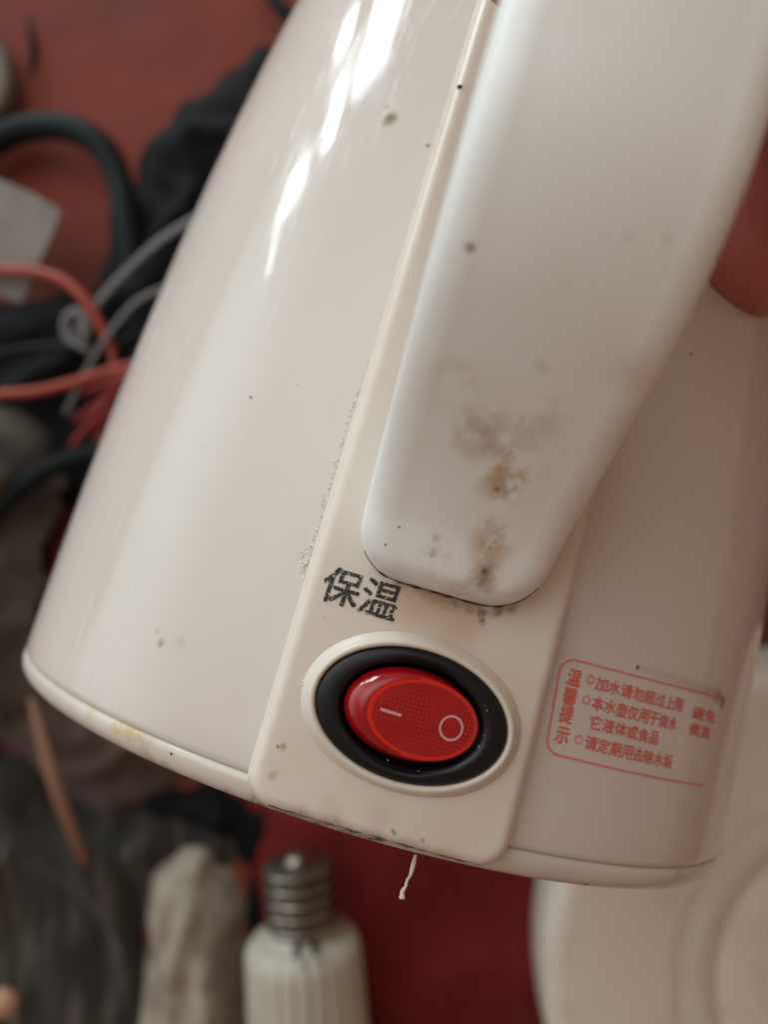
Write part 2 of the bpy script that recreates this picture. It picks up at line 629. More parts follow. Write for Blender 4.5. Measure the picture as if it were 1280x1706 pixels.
for k in range(1, 9):
    a = -math.pi/2 - math.pi/2*k/8
    path.append((bl[0]+rp_+rp_*math.cos(a), bl[1]+rc+rc*math.sin(a)))
for k in range(1, 12):
    t = k/12; path.append((bl[0]*(1-t)+tl[0]*t, bl[1]+rc+(tl[1]-rc-bl[1]-rc)*t))
for k in range(0, 9):
    a = math.pi - math.pi/2*k/8
    path.append((tl[0]+rp_+rp_*math.cos(a), tl[1]-rc+rc*math.sin(a)))
for k in range(2, 31):
    path.append((tl[0]+(trr[0]-tl[0])*k/30, tl[1]+(trr[1]-tl[1])*k/30))
strip(path, .00034)
def put_glyph(ch, ph, z, wd, ht, off=.03):
    gv, gf = glyph(ch)
    for lay, (ox, oz) in enumerate(((-1, -1), (1, -1), (-1, 1), (1, 1))):
        b = len(vs)
        for gx, gy in gv:
            vs.append(onbody(ph+(gx*wd+ox*off*.0021)/.079, z+gy*ht+oz*off*.0021, .00010+lay*.000004))
        fs.extend(tuple(b+k for k in q) for q in gf)
for ch, uv in zip("温馨提示", ((957, 1129), (950, 1160), (944, 1190), (937, 1225))):
    ph, z = lab(*uv); put_glyph(ch, ph, z, .0023, .0026, .03)
for text, a, b_ in (("加水请勿超过上限", (992, 1137), (1139, 1176)), ("避免", (1153, 1185), (1192, 1196)),
                    ("本水壶仅用于烧水", (986, 1169), (1128, 1207)), ("煮其", (1148, 1213), (1184, 1222)),
                    ("它液体或食品", (982, 1201), (1098, 1231)), ("请定期用去除水垢", (974, 1235), (1120, 1270))):
    p0, p1 = lab(*a), lab(*b_)
    n = len(text); stp = (p1[0]-p0[0])/n
    for k, ch in enumerate(text):
        t = (k+.5)/n
        put_glyph(ch, p0[0]+stp*(k+.5), p0[1]+(p1[1]-p0[1])*t, stp*.079*.93, .0021, .022)
for uv in ((984, 1132), (977, 1166), (964, 1232)):
    ph, z = lab(*uv)
    strip([(ph+.0006/.079*math.cos(2*math.pi*k/16), z+.0006*math.sin(2*math.pi*k/16)) for k in range(17)], .00028)
mesh("warning_print", vs, fs, redink, kettle, smooth=False)

# ---- dirt and wear belonging to the plastic
def smears(m, rows, nscale=260, lo=.42, hi=.62, stretch=(1, 1, .5)):
    """rubbed-in dirt: broken patches drawn out along the handle"""
    nt = m.node_tree
    co = objco(nt)
    mp = nd(nt, "ShaderNodeMapping"); mp.inputs["Scale"].default_value = stretch
    nt.links.new(co, mp.inputs["Vector"])
    n = nd(nt, "ShaderNodeTexNoise")
    n.inputs["Scale"].default_value = nscale; n.inputs["Detail"].default_value = 6; n.inputs["Roughness"].default_value = .62
    nt.links.new(mp.outputs[0], n.inputs["Vector"])
    patch = ramp(nt, n.outputs["Fac"], lo, hi)
    for P, r, col, st, _ in rows:
        d = nd(nt, "ShaderNodeVectorMath", operation='DISTANCE')
        nt.links.new(mp.outputs[0], d.inputs[0])
        d.inputs[1].default_value = tuple(P[k]*stretch[k] for k in range(3))
        f = math_n(nt, 'MULTIPLY', patch, ramp(nt, d.outputs["Value"], r*.1, r, st, 0))
        mix_color(m, f, col)

def spots_from(which, rows):
    out = []
    for u, v_, rpx, col, st, gr in rows:
        for dv in range(0, 40, 3):
            p, n = hit(which, u, v_-dv)
            if p is not None: break
        if p is None: continue
        out.append((p, rpx*(p-KC).length/F, col, st, gr))
    return out
BR, OL, DK, YL, TAN = (.20, .115, .05), (.20, .16, .08), (.05, .028, .015), (.55, .42, .20), (.40, .25, .13)
YB = (.48, .32, .14)
smears(satin, spots_from("handle", [
    (845, 790, 75, YB, .85, 0), (800, 720, 70, (.42, .32, .20), .6, 0), (822, 900, 55, YB, .95, 0), (805, 965, 40, (.32, .20, .09), .8, 0), (718, 930, 42, YB, .85, 0), (770, 985, 45, YB, .7, 0), (890, 700, 70, (.45, .33, .22), .4, 0), (760, 640, 60, (.44, .36, .24), .4, 0)]))
smears(satin, spots_from("handle", [
    (848, 815, 40, (.34, .22, .11), .55, 0), (820, 890, 34, (.34, .21, .11), .55, 0), (806, 955, 24, (.22, .12, .055), .6, 0), (855, 750, 22, (.28, .19, .10), .45, 0), (722, 915, 24, (.30, .21, .10), .5, 0)]), 620, .45, .6)
stains(satin, spots_from("handle", [
    (785, 412, 10, OL, .7, 0), (795, 745, 40, TAN, .22, 0), (829, 816, 6, BR, .6, 0), (818, 912, 5, DK, .45, 0), (808, 951, 7, DK, .6, .2), (800, 690, 26, OL, .10, 0),
    (905, 612, 16, OL, .14, .2), (1115, 398, 9, OL, .15, 0), (728, 895, 9, OL, .2, 0), (1055, 620, 40, (.55, .36, .28), .2, .1), (1045, 395, 10, OL, .1, 0)]), .0016, 190)
mottle(satin, 60, (.71, .71, .66), .45, .75, .6)
bump(satin, 900, .00004, .5, 3)
stains(cream, spots_from("panel", [
    (705, 985, 16, BR, .8, .3), (730, 994, 22, BR, .8, .3), (755, 1002, 20, BR, .85, .4), (785, 1010, 18, DK, .6, .5), (760, 1008, 8, DK, .6, .3), (803, 1022, 13, DK, .9, .5), (805, 1035, 9, DK, .75, .5), (828, 1016, 14, BR, .8, .4), (850, 1014, 14, BR, .5, .4),
    (670, 970, 14, BR, .5, .3), (690, 1005, 55, (.52, .37, .24), .5, .1), (760, 1040, 60, (.50, .35, .23), .45, .1),
    (472, 1243, 8, BR, .55, .3), (462, 1243, 4, DK, .5, 0), (658, 1388, 5, DK, .45, .2), (655, 1383, 3, DK, .5, 0), (705, 1400, 4, DK, .5, 0), (548, 1350, 26, TAN, .18, .4), (630, 1360, 30, TAN, .14, .4),
    (500, 1364, 24, BR, .35, .5), (560, 1388, 22, BR, .35, .6), (620, 1404, 22, BR, .4, .6), (680, 1420, 24, BR, .3, .6), (740, 1432, 24, BR, .22, .5), (455, 1290, 10, BR, .3, .3)]), .0009, 500)
mottle(cream, 45, (.60, .50, .39), .45, .75, .5)
bump(cream, 800, .00003, .4, 3)
stains(white, spots_from("body", [
    (650, 198, 14, OL, .8, .1), (645, 178, 6, OL, .3, 0), (713, 243, 4, DK, .6, 0), (267, 1070, 9, BR, .5, .3), (262, 1052, 7, BR, .2, .2), (300, 1068, 12, BR, .14, .4), (337, 745, 6, BR, .2, 0),
    (1063, 1112, 5, DK, .8, 0), (1205, 1170, 13, DK, .6, .1), (1197, 1160, 13, BR, .4, .2)] +
    [(1075+125*t, 1116+44*t**1.15, 7+7*t, BR, .12+.14*t, .2) for t in [k/15 for k in range(16)]] + [
    (930, 1085, 40, (.5, .36, .28), .3, .3), (1153, 589, 4, DK, .7, 0)]), .0006, 500)
mottle(white, 28, (.575, .54, .485), .4, .7, .6)
bump(white, 34, .0016, .12, 2)
bump(white, 1400, .00002, .25, 3)
nt = white.node_tree
mp = nd(nt, "ShaderNodeMapping"); mp.inputs["Scale"].default_value = (900, 900, 26); mp.inputs["Rotation"].default_value = (.08, .12, 0)
nt.links.new(objco(nt), mp.inputs["Vector"])
sn = nd(nt, "ShaderNodeTexNoise"); sn.inputs["Scale"].default_value = 1; sn.inputs["Detail"].default_value = 3
nt.links.new(mp.outputs[0], sn.inputs["Vector"])
scr = ramp(nt, sn.outputs["Fac"], .52, .70, 0, .2)
big = ramp(nt, noise_n(nt, 45, 5, .6).outputs["Fac"], .35, .7, .06, .16)
nt.links.new(math_n(nt, 'ADD', scr, big), nt.nodes["Principled BSDF"].inputs["Roughness"])
stains(ringm, spots_from("ring", [
    (195, 1213, 18, YL, .7, .5), (215, 1222, 18, (.50, .36, .12), .8, .5), (230, 1226, 12, YL, .7, .3), (150, 1190, 16, YL, .4, .3), (285, 1256, 3, DK, .8, 0), (250, 1283, 14, BR, .4, .5), (280, 1298, 16, BR, .35, .5), (330, 1318, 14, BR, .2, .5), (380, 1338, 16, BR, .25, .5), (430, 1352, 24, DK, .6, .6), (480, 1370, 26, DK, .7, .6), (530, 1388, 26, DK, .7, .6), (580, 1402, 24, DK, .65, .6), (620, 1412, 24, DK, .65, .6),
    (240, 1240, 24, BR, .2, .5), (975, 1489, 8, DK, .8, .2), (1105, 1494, 9, DK, .7, .3), (1130, 1455, 10, BR, .25, .4)]), .0009, 500)
mottle(ringm, 70, (.56, .50, .42), .42, .72, .6)

# glue crumbs along the left edge of the spine
crumb = mat_new("dried_glue", (.85, .82, .75), .3, .5, sss=.3)
vs, fs = [], []
def blob(c, r, sq=(1, 1, 1)):
    bm = bmesh.new()
    bmesh.ops.create_icosphere(bm, subdivisions=1, radius=1)
    b = len(vs)
    q = Matrix.Rotation(random.uniform(0, 6.28), 3, Vector((random.random()-.5, random.random()-.5, random.random()-.5)).normalized())
    for p in bm.verts:
        k = Vector((p.co.x*sq[0], p.co.y*sq[1], p.co.z*sq[2]))*r*random.uniform(.75, 1.25)
        vs.append(c + q @ k)
    for fa in bm.faces: fs.append(tuple(b+p.index for p in fa.verts))
    bm.free()
edge = [(512, 942), (520, 905), (536, 858), (545, 825), (553, 795), (566, 755), (580, 705), (592, 668), (606, 630), (617, 598)]
for i in range(150):
    t = random.random()**1.3*(len(edge)-1)
    k = min(int(t), len(edge)-2); t -= k
    u = edge[k][0]*(1-t)+edge[k+1][0]*t; v_ = edge[k][1]*(1-t)+edge[k+1][1]*t
    big = 1.0 if k < 5 else .45
    u += random.gauss(-1.5, 3.2*big); v_ += random.gauss(0, 3)
    p, n = hit("body", u, v_)
    if p: blob(p + n*random.uniform(.0000, .0005)*big, random.uniform(.00008, .00022)*(.55+.45*big), (1.5, .6, .6))
for i in range(45):
    u = random.gauss(512, 6); v_ = random.gauss(944, 12)
    p, n = hit("body", u, v_)
    if p: blob(p+n*random.uniform(0, .0006), random.uniform(.00010, .00026), (1.9, .5, .5))
tag(mesh("glue_residue", vs, fs, crumb, kettle), kind="stuff")
# loose specks of dust and soot
speck = mat_new("soot_speck", (.02, .016, .012), .8)
vs, fs = [], []
for which, u, v_, r in (("body", 418, 662, 3), ("panel", 660, 1013, 2.6), ("handle", 642, 907, 2.2), ("handle", 665, 878, 2.2), ("panel", 767, 145, 5), ("ring", 285, 1256, 2.4), ("panel", 588, 1396, 2.5), ("panel", 762, 1440, 2.4), ("body", 1063, 1111, 3), 
                        ("body", 1105, 592, 2.2), ("handle", 905, 1000, 2)):
    p, n = hit(which, u, v_)
    if p: blob(p+n*.00005, r*(p-KC).length/F, (1, .8, .6))
tag(mesh("soot_specks", vs, fs, speck, kettle), kind="stuff")
lint = mat_new("white_lint", (.8, .78, .74), .7)
vs, fs = [], []
for which, u, v_, r in (("body", 495, 641, 2.2), ("panel", 539, 1027, 1.8), ("panel", 614, 953, 1.6), ("panel", 506, 1134, 3), ("panel", 503, 1140, 2.5), ("panel", 680, 1075, 2), ("panel", 690, 1076, 1.6)):
    p, n = hit(which, u, v_)
    if p: blob(p+n*.0001, r*(p-KC).length/F, (1, .7, .5))
for i in range(7):
    a = random.uniform(0, 6.28); rr = random.uniform(.8, 1.0)
    x = SX + .0123*rr*math.cos(a); z = SZ + .0083*rr*math.sin(a)
    blob(Vector((x, ypan(SX, SZ)-.0015, z)), random.uniform(.00004, .00012), (1.6, .6, .5))
tag(mesh("lint_specks", vs, fs, lint, kettle), kind="stuff")

# dirt packed into the joints: along the handle's lower edge and under the panel
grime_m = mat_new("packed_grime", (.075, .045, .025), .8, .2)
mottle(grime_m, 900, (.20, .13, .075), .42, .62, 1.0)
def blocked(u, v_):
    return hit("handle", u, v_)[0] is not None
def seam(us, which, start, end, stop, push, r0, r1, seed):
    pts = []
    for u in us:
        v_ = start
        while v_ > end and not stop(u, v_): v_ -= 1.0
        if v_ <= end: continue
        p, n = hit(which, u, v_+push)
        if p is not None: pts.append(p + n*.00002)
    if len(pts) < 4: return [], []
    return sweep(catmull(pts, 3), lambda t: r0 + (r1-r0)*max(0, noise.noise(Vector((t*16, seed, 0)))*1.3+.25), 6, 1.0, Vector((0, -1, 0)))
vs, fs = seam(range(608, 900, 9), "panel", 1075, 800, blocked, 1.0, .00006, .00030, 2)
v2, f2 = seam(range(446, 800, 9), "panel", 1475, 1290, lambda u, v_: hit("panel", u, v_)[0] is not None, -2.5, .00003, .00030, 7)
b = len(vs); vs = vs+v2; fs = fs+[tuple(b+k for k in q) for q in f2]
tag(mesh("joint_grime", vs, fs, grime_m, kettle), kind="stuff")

# the loose thread hanging from the underside
thread_m = mat_new("white_thread", (.75, .62, .60), .7, sss=.3)
tp = [KM @ kpt(u, v_, d) for u, v_, d in ((693, 1424, .1155), (689, 1440, .1145), (684, 1458, .114), (679, 1466, .1135), (676, 1477, .113), (671, 1485, .1135), (670, 1498, .113))]
th = tube("thread", tp, lambda t: .00022 + .00012*max(0, math.sin(t*9)) + (.00012 if t > .93 else 0), thread_m, sides=8)
tag(th, "short white loose thread hanging from the underside of the kettle", "thread")

# ------------------------------------------------------------------ the hand on the handle
skin = mat_new("skin", (.42, .125, .10), .42, .45, sss=.35, sss_r=(.008, .003, .0015))
bump(skin, 900, .00025, .45, 3)
bump(skin, 260, .0007, .4, 2)
mottle(skin, 120, (.36, .10, .08), .4, .7, .6)
def build_hand():
    V, E, Rr = [], [], []
    def add(p, r, prev=None):
        V.append(Vector(p)); Rr.append(r)
        if prev is not None: E.append((prev, len(V)-1))
        return len(V)-1
    palm = add((.042, -.120, .145), .019)
    pal = [add((.041, -.117, .127), .018, palm), add((.041, -.117, .163), .017, palm)]
    wr = add((.085, -.128, .175), .019, palm)
    add((.150, -.135, .215), .023, add((.112, -.131, .192), .020, wr))
    # four fingers through the gap and round the strap
    for i, (zr, r) in enumerate(((.118, .0078), (.134, .0084), (.151, .0086), (.167, .0078))):
        kn = add((.034, -.104, zr), r*1.12, pal[i//2])
        a = add((.016, -.0985, zr+.001), r*1.02, kn)
        b = add((-.008, -.0985, zr+.002), r*.97, a)
        c = add((-.0245, -.110, zr+.0015), r*.92, b)
        d = add((-.0255, -.124, zr), r*.86, c)
        e_ = add((-.019, -.1365, zr-.001), r*.74, d)
        add((-.0155, -.1405, zr-.0012), r*.42, e_)
    # thumb laid down the right side of the strap
    t0 = add((.0420, -.113, .118), .0130, pal[0])
    t1 = add(kpt(1312, 150, .134), .0140, t0)
    t2 = add(kpt(1262, 290, .138), .0132, t1)
    t3 = add(kpt(1218, 432, .1405), .0150, t2)
    t4 = add(kpt(1206, 487, .141), .0128, t3)
    t5 = add(kpt(1199, 515, .1412), .0088, t4)
    add(kpt(1197, 523, .1412), .0045, t5)
    me = bpy.data.meshes.new("hand")
    me.from_pydata(V, E, [])
    o = bpy.data.objects.new("hand", me)
    COL.objects.link(o)
    o.matrix_world = KM
    sk = o.modifiers.new("skin", 'SKIN')
    sk.use_smooth_shade = True
    lay = me.skin_vertices[0].data
    for i, r in enumerate(Rr): lay[i].radius = (r, r)
    lay[0].use_root = True
    sb = o.modifiers.new("sub", 'SUBSURF'); sb.levels = 2; sb.render_levels = 3
    me.materials.append(skin)
    return o
hand = build_hand()
tag(hand, "hand gripping the kettle handle, thumb laid down its right side", "hand")

# ------------------------------------------------------------------ the table and the clutter on it
redtable = mat_new("worn_red_sheet", (.20, .043, .028), .75, .25)
mottle(redtable, 9, (.095, .033, .029), .4, .65, .8)
mottle(redtable, 38, (.11, .055, .048), .55, .75, .5)
bump(redtable, 30, .002, .5, 3)
v, f = [], []
N = 60
for j in range(N+1):
    for i in range(N+1):
        x = -1.2+2.4*i/N; y = -1.2+2.4*j/N
        v.append((x, y, 0))
for j in range(N):
    for i in range(N):
        a = j*(N+1)+i; f.append((a, a+1, a+N+2, a+N+1))
tag(mesh("tabletop", v, f, redtable), "red sheet covered tabletop under the clutter", kind="structure")

def inside_dist(p, poly):
    c = False; dm = 1e9
    n = len(poly)
    for i in range(n):
        a, b = poly[i], poly[(i+1) % n]
        if (a[1] > p[1]) != (b[1] > p[1]) and p[0] < (b[0]-a[0])*(p[1]-a[1])/(b[1]-a[1])+a[0]: c = not c
        ax, ay = b[0]-a[0], b[1]-a[1]
        t = max(0, min(1, ((p[0]-a[0])*ax+(p[1]-a[1])*ay)/(ax*ax+ay*ay+1e-12)))
        dm = min(dm, math.hypot(p[0]-a[0]-ax*t, p[1]-a[1]-ay*t))
    return dm if c else -dm

def heap(name, px, h, mat, seed, fold=.012, scale=28, stretch=(1, 1, 0), edge=.022, res=.0028, z0=0.0):
    """crumpled cloth or bag: a sheet heaped over an irregular outline"""
    poly = [(W(u, v_, h*.5).x, W(u, v_, h*.5).y) for u, v_ in px]
    x0, x1 = min(p[0] for p in poly)-.01, max(p[0] for p in poly)+.01
    y0, y1 = min(p[1] for p in poly)-.01, max(p[1] for p in poly)+.01
    nx, ny = int((x1-x0)/res)+1, int((y1-y0)/res)+1
    ca, sa = math.cos(stretch[2]), math.sin(stretch[2])
    vs, idx, fs = [], {}, []
    for j in range(ny+1):
        for i in range(nx+1):
            x = x0+(x1-x0)*i/nx; y = y0+(y1-y0)*j/ny
            wob = noise.noise(Vector((x*60, y*60, seed)))*.006
            d = inside_dist((x, y), poly)+wob
            if d < -.004: continue
            qx, qy = (x*ca+y*sa)*stretch[0], (-x*sa+y*ca)*stretch[1]
            q = Vector((qx*scale, qy*scale, seed*3.1))
            q2 = q + Vector((noise.noise(q*.6+Vector((5, 1, 2))), noise.noise(q*.6+Vector((1, 7, 3))), 0))*1.1
            rid = (1-abs(noise.noise(q2)))**3 * .75 + (1-abs(noise.noise(q2*2.3)))**3*.3
            low = noise.noise(Vector((x*14, y*14, seed+9)))*.5+.5
            k = sstep(d, -.004, edge)
            z = z0 + k*(h*(.45+.55*low) + fold*(rid-.4)) - .003*(1-k)
            idx[(i, j)] = len(vs)
            vs.append((x, y, max(z, -.002) if k > 0 else -.003))
    for (i, j), a in idx.items():
        q = [(i, j), (i+1, j), (i+1, j+1), (i, j+1)]
        if all(k in idx for k in q): fs.append(tuple(idx[k] for k in q))
    return mesh(name, vs, fs, mat)

def cloth(name, col, dark, rough=.85, sheen=.15):
    m = mat_new(name, col, rough, .3, sheen=sheen)
    mottle(m, 60, dark, .42, .66, .8)
    bump(m, 700, .0006, .5, 3)
    return m

black_cloth = cloth("black_fabric", (.0035, .0045, .006), (.002, .0025, .003), .9, 0.0)
o = heap("black_bag", [(165, 340), (205, 240), (270, 165), (345, 95), (420, 40), (620, 30), (560, 560), (330, 1000), (60, 1010), (95, 850), (45, 1000), (10, 720), (-110, 700), (-110, 580), (-70, 470), (40, 478), (130, 470), (140, 420)], .026, black_cloth, 3, .018, 22)  # bag outline spread over bare tabletop to stand in for shade there
tag(o, "crumpled black fabric bag lying behind the kettle's left side", "bag")
rag_m = cloth("grey_brown_fabric", (.085, .072, .058), (.045, .038, .031))
o = heap("grey_brown_rag", [(-140, 640), (30, 676), (105, 730), (110, 800), (75, 900), (60, 1010), (60, 1160), (-140, 1250)], .018, rag_m, 11, .018, 24, z0=.016)
tag(o, "grey brown crumpled rag at the left edge under the black cable", "rag")
brown_m = cloth("dark_brown_fabric", (.085, .055, .043), (.045, .03, .025))
o = heap("dark_brown_cloth", [(-40, 1010), (60, 960), (130, 900), (300, 900), (420, 1250), (300, 1330), (180, 1400), (60, 1330), (-30, 1240)], .012, brown_m, 21, .012, 26)
tag(o, "dark brown cloth half hidden below the kettle's lower left rim", "cloth")
olive_m = cloth("charcoal_fabric", (.030, .028, .023), (.018, .018, .016))
streak = noise_n(olive_m.node_tree, 1, 5, .6)
mp = nd(olive_m.node_tree, "ShaderNodeMapping")
mp.inputs["Rotation"].default_value = (0, 0, .6); mp.inputs["Scale"].default_value = (120, 16, 30)
olive_m.node_tree.links.new(objco(olive_m.node_tree), mp.inputs["Vector"])
olive_m.node_tree.links.new(mp.outputs[0], streak.inputs["Vector"])
mix_color(olive_m, ramp(olive_m.node_tree, streak.outputs["Fac"], .5, .68, 0, .85), (.105, .095, .078))
o = heap("charcoal_garment", [(-140, 1210), (40, 1240), (110, 1330), (190, 1330), (300, 1330), (420, 1370), (400, 1450), (270, 1480), (255, 1560), (260, 1820), (-140, 1820)], .016, olive_m, 31, .016, 34, (1.0, .42, .35))
tag(o, "crumpled charcoal grey garment with long folds in the lower left", "garment")
o = heap("black_cloth", [(190, 1290), (300, 1290), (480, 1330), (470, 1400), (440, 1470), (440, 1600), (405, 1600), (395, 1470), (330, 1400), (230, 1440)], .014, black_cloth, 61, .010, 30)
tag(o, "small piece of black cloth tucked between the off white cloth and the kettle rim", "cloth")
creamcloth_m = cloth("off_white_fabric", (.36, .325, .26), (.19, .15, .115), .85, .2)
o = heap("off_white_cloth", [(215, 1450), (290, 1395), (350, 1415), (390, 1480), (415, 1600), (420, 1830), (190, 1830), (225, 1600)], .026, creamcloth_m, 44, .030, 26, (1.25, .35, -.12))
tag(o, "off white crumpled cloth beside the light bulb", "cloth")
redcloth_m = cloth("deep_red_fabric", (.15, .006, .007), (.11, .005, .005), .75, .1)
o = heap("deep_red_cloth", [(370, 1290), (640, 1250), (1100, 1300), (1150, 1500), (1000, 1830), (600, 1830), (400, 1600)], .009, redcloth_m, 52, .010, 9, (1.0, .4, -.35), edge=.03)
tag(o, "deep red cloth spread below the kettle's bottom rim", "cloth")

# power base at the lower right
base_m = mat_new("matt_white_plastic", (.70, .65, .57), .45, .45)
mottle(base_m, 40, (.60, .54, .45), .42, .7, .7)
bump(base_m, 500, .00006, .4)
zb = .040
bx = (909-640)/F*(H-zb)
Rb = .128
pb = empty("kettle_dock", (bx+Rb, -(1638-853)/F*(H-zb), 0))
tag(pb, "wide round white kettle power base at the lower right", "power base")
s = Rb/.128
v, f = lathe([(Rb-.006, .0), (Rb-.001, .002), (Rb, .030), (Rb-.0008, .037), (Rb-.0035, .0396), (Rb-.008, .040), (.0800, .0402), (.0785, .0398), (.0775, .0388), (.0765, .0384), (.066, .0382), (.064, .0385), (.0625, .0388), (.040, .0390), (.038, .0382), (.0, .0382)], 128)
mesh("plate", v, f, base_m, pb)
greyring = mat_new("grey_rubbed_plastic", (.58, .53, .46), .5, .4)
mottle(greyring, 60, (.62, .57, .50), .4, .7, .8)
v, f = lathe([(.0762, .0383), (.0758, .0387), (.0610, .0391), (.0603, .0381)], 128)
mesh("grey_inset_ring", v, f, greyring, pb)
v, f = lathe([(.022, .0380), (.022, .040), (.020, .043), (.012, .044), (.0115, .052), (.008, .054), (.0, .054)], 48)
mesh("connector", v, f, base_m, pb)

# light bulb lying with its screw cap towards the kettle
bulb_m = mat_new("bulb_white_plastic", (.46, .44, .37), .35, .5)
mottle(bulb_m, 90, (.42, .39, .32), .45, .7, .6)
metal_m = mat_new("worn_nickel", (.45, .42, .36), .28, .5, metal=1.0)
mottle(metal_m, 120, (.20, .17, .13), .45, .65, .8)
dark_m = mat_new("black_slot", (.01, .01, .01), .6)
zc = .0335
A0 = W(494, 1415, zc); A1 = W(520, 1800, zc)
bulb = empty("light_bulb", A0)
ax = (A1-A0).normalized()
bulb.rotation_euler = ax.to_track_quat('Z', 'Y').to_euler()
tag(bulb, "white ribbed light bulb with screw cap, lying on the red cloth", "light bulb")
pxm = (H-zc)/F
v, f = [], []
screw = [(0, 0), (.003, .0003), (.006, .0018), (.0085, .004)]
z = .0045
for i in range(5):
    screw += [(.0104, z), (.0134, z+.0014), (.0139, z+.0022), (.0134, z+.0030), (.0104, z+.0046)]
    z += .0053
screw += [(.0118, z), (.0125, z+.002)]
v, f = lathe(screw, 48)
sc_ = mesh("screw_cap", v, f, metal_m, bulb)
valley_shade = mat_new("thread_valley_shade", (.05, .035, .025), .7)  # shade between the threads put into the valley colour
sc_.data.materials.append(valley_shade)
for p in sc_.data.polygons:
    rr = sum(math.hypot(sc_.data.vertices[k].co.x, sc_.data.vertices[k].co.y) for k in p.vertices)/len(p.vertices)
    zz_ = sum(sc_.data.vertices[k].co.z for k in p.vertices)/len(p.vertices)
    if rr < .0121 and zz_ > .0046: p.material_index = 1
zs = z+.0005
bod = [(.0122, zs), (.0134, zs+.001), (.0136, zs+.0014), (.017, zs+.0020), (.0206, zs+.0036), (.0225, zs+.0062), (.0231, zs+.010), (.0236, zs+.03), (.025, zs+.075), (.0255, zs+.08)]
NB = 240
vs, fs = [], []
for i, (r, zz) in enumerate(bod):
    for k in range(NB):
        a = 2*math.pi*k/NB
        rib = 0
        if i >= 4: rib = -.0009*(1 if (k % 10) < 3 else 0)
        vs.append(((r+rib)*math.cos(a), (r+rib)*math.sin(a), zz))
for i in range(len(bod)-1):
    for k in range(NB):
        a, b = i*NB+k, i*NB+(k+1) % NB
        fs.append((a, b, b+NB, a+NB))
bb = mesh("housing", vs, fs, bulb_m, bulb)
v, f = lathe([(.0255, zs+.08), (.029, zs+.088), (.0305, zs+.10), (.028, zs+.115), (.020, zs+.127), (.010, zs+.133), (0, zs+.1345)], 64)
mesh("globe", v, f, mat_new("opal_glass", (.7, .68, .62), .25), bulb)
# two dark vent slots on the shoulder that faces up
Mi = Matrix.Translation(A0) @ bulb.rotation_euler.to_matrix().to_4x4()
MiI = Mi.inverted()
for u in (495, 526):
    c = MiI @ W(u, 1578, zc+.0195)
    rr = math.hypot(c.x, c.y); dirr = Vector((c.x/rr, c.y/rr, 0))
    tang = Vector((-dirr.y, dirr.x, 0))
    cen = dirr*.0209 + Vector((0, 0, c.z))
    vs, fs = [], []
    nrm = (dirr*.55 + Vector((0, 0, -.83))).normalized()
    along = tang.cross(nrm).normalized()
    for dz in (-.0012, .0012):
        for k in range(16):
            a = 2*math.pi*k/16
            vs.append(cen + tang*math.cos(a)*.0015 + along*math.sin(a)*.0030 + nrm*dz)
    for k in range(16): fs.append((k, (k+1) % 16, 16+(k+1) % 16, 16+k))
    fs.append(tuple(range(16))); fs.append(tuple(range(16, 32)))
    mesh("vent_slot", vs, fs, dark_m, bulb, smooth=False)

# cables, wires and plastic strips
cable_m = mat_new("black_rubber", (.005, .009, .010), .6, .2)
bump(cable_m, 500, .0003, .4)
orange_m = mat_new("orange_insulation", (.30, .042, .020), .5, .5)
red_m = mat_new("red_insulation", (.22, .02, .018), .45, .5)
clear_m = mat_new("cloudy_clear_plastic", (.13, .125, .13), .3, .5)
def P3(rows): return [W(u, v_, z) for u, v_, z in rows]
o = tube("power_cable", P3([(-80, 300, .012), (-20, 243, .012), (40, 215, .014), (105, 212, .018), (165, 240, .02), (198, 300, .02), (212, 380, .022), (225, 470, .022), (240, 560, .02)]), .0056, cable_m, sides=14)
tag(o, "thick black cable looping from the left edge below the red sheet", "cable")
o = tube("black_cable", P3([(-70, 935, .022), (-20, 868, .026), (30, 815, .028), (90, 775, .030), (170, 752, .032), (280, 750, .032)]), .0042, cable_m, sides=12)
tag(o, "black cable crossing the grey brown rag towards the kettle", "cable")
o = tube("thin_black_wire", P3([(-40, 598, .036), (40, 582, .038), (100, 578, .04), (150, 582, .04), (195, 572, .04), (260, 545, .038)]), .0019, cable_m)
tag(o, "thin black wire lying across the two orange wires' gap", "wire")
o = tube("orange_wire", P3([(-60, 446, .036), (0, 450, .038), (60, 453, .04), (110, 470, .042), (145, 505, .043), (168, 545, .042), (190, 590, .04)]), .0021, orange_m)
tag(o, "bright orange wire curving over the grey card, upper of the two", "wire")
o = tube("orange_wire", P3([(-60, 660, .036), (0, 657, .037), (60, 652, .039), (120, 638, .04), (170, 622, .042), (230, 606, .042), (280, 590, .04)]), .0020, orange_m)
tag(o, "orange wire running nearly straight below the black wire, lower of the two", "wire")
wb = empty("wire_bundle", W(190, 660, 0.02))
tag(wb, "bundle of dark red wires tucked against the kettle's left side", "wires")
wl = W(190, 660, .02)
for i, rows in enumerate(([(120, 745, .03), (160, 690, .036), (200, 640, .04), (250, 590, .04)], [(125, 700, .03), (165, 672, .036), (205, 640, .042), (250, 610, .04)], [(150, 720, .032), (180, 690, .036), (215, 655, .04), (255, 625, .04)],
                          [(185, 570, .038), (190, 610, .042), (210, 650, .04), (240, 700, .034)], [(135, 770, .028), (165, 735, .032), (190, 710, .034), (240, 660, .036)], [(130, 655, .036), (175, 640, .041), (215, 622, .043), (260, 600, .04)])):
    o = tube("strand", [p-wl for p in P3(rows)], .0017, red_m, wb)
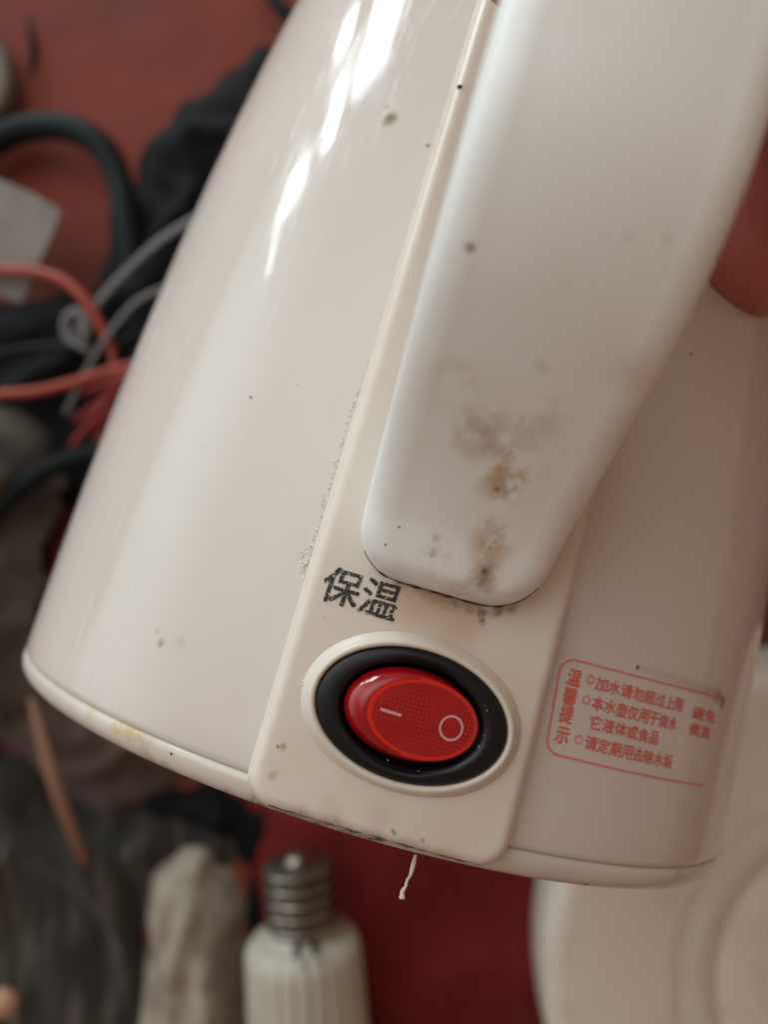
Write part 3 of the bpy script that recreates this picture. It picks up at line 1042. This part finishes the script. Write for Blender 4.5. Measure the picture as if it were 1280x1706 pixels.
for rows, lb, r in (([(120, 560, .04), (165, 502, .043), (205, 458, .045), (262, 405, .047), (330, 362, .047), (420, 320, .045)], "cloudy clear plastic strip passing under the kettle, upper of the pair", .0016),
                 ([(108, 690, .036), (132, 640, .04), (165, 580, .044), (205, 525, .046), (245, 492, .046), (330, 462, .044)], "cloudy clear plastic strip crossing the orange wires, lower of the pair", .0011)):
    o = tube("plastic_strip", P3(rows), r, clear_m, flat=.45)
    tag(o, lb, "plastic strip")
o = tube("plastic_loop", P3([(150, 585, .04), (128, 575, .04), (110, 555, .04), (112, 530, .041), (130, 520, .042), (145, 540, .042), (140, 570, .041)]), .0020, clear_m)
tag(o, "small loop of cloudy plastic between the orange wires", "plastic loop")
# translucent card or tape piece
card_m = mat_new("grey_film", (.16, .132, .115), .35, .5)
mottle(card_m, 70, (.115, .09, .08), .42, .68, .8)
def plate(name, rows, th, mat, mid=None):
    top = [Vector(W(u, v_, z)) for u, v_, z in rows]
    n = len(top)
    vs = top + [p-Vector((0, 0, th)) for p in top]
    fs = [tuple(range(n)), tuple(range(2*n-1, n-1, -1))] + [(i, (i+1) % n, n+(i+1) % n, n+i) for i in range(n)]
    o = mesh(name, vs, fs, mat, smooth=False)
    b = o.modifiers.new("bev", 'BEVEL'); b.width = th*.3; b.segments = 2
    return o
o = plate("grey_card", [(-60, 275, .030), (0, 300, .031), (55, 322, .032), (102, 352, .033), (88, 388, .033), (66, 436, .033), (35, 505, .031), (-60, 470, .030)], .0012, card_m)
tag(o, "grey translucent card with a torn corner under the upper orange wire", "card")
# round grey lid at the left edge
lid_m = mat_new("grey_plastic", (.14, .115, .095), .55, .4)
mottle(lid_m, 60, (.15, .12, .10), .45, .7, .6)
gl = empty("plastic_disc", W(-62, 150, 0))
tag(gl, "round grey plastic disc cut by the left edge of the picture", "disc")
v, f = lathe([(.026, 0), (.0265, .008), (.0262, .0105), (.0245, .0118), (.020, .0120), (.019, .0112), (0, .0112)], 64)
mesh("shell", v, f, lid_m, gl)
o = tube("dark_hair", P3([(46, 25, .002), (50, 60, .002), (53, 95, .002), (48, 135, .002)]), lambda t: .0012*math.sin(math.pi*min(.97, max(.06, t)))+.0002, cable_m)
tag(o, "short dark strand lying on the red sheet near the top left corner", "strand")
o = tube("short_cable", P3([(425, -60, .012), (450, -10, .014), (476, 22, .015), (520, 60, .014)]), .0030, cable_m)
tag(o, "short piece of black cable at the top edge beside the kettle", "cable")
# wooden stick in the lower left
wood_m = mat_new("orange_wood", (.19, .095, .058), .55, .4)
mottle(wood_m, 130, (.20, .09, .05), .4, .7, .8)
o = tube("wooden_stick", P3([(52, 1165, .028), (70, 1235, .034), (92, 1310, .038), (118, 1380, .038), (142, 1440, .034)]), lambda t: .0030*(1-.45*abs(2*t-1)**2), wood_m, flat=.6)
tag(o, "flat orange brown wooden stick lying over the dark cloths", "stick")
bead_m = mat_new("tan_wood", (.42, .24, .15), .5)
bm = bmesh.new(); bmesh.ops.create_uvsphere(bm, u_segments=24, v_segments=14, radius=.0062)
for p in bm.verts: p.co.z *= .75; p.co.x *= 1.1; p.co *= 1+.06*noise.noise(p.co*300)
me = bpy.data.meshes.new("bead"); bm.to_mesh(me); bm.free()
for p in me.polygons: p.use_smooth = True
me.materials.append(bead_m)
o = link(bpy.data.objects.new("bead", me)); o.location = W(2, 1672, .030)
tag(o, "small tan bead at the bottom left corner on the charcoal garment", "bead")
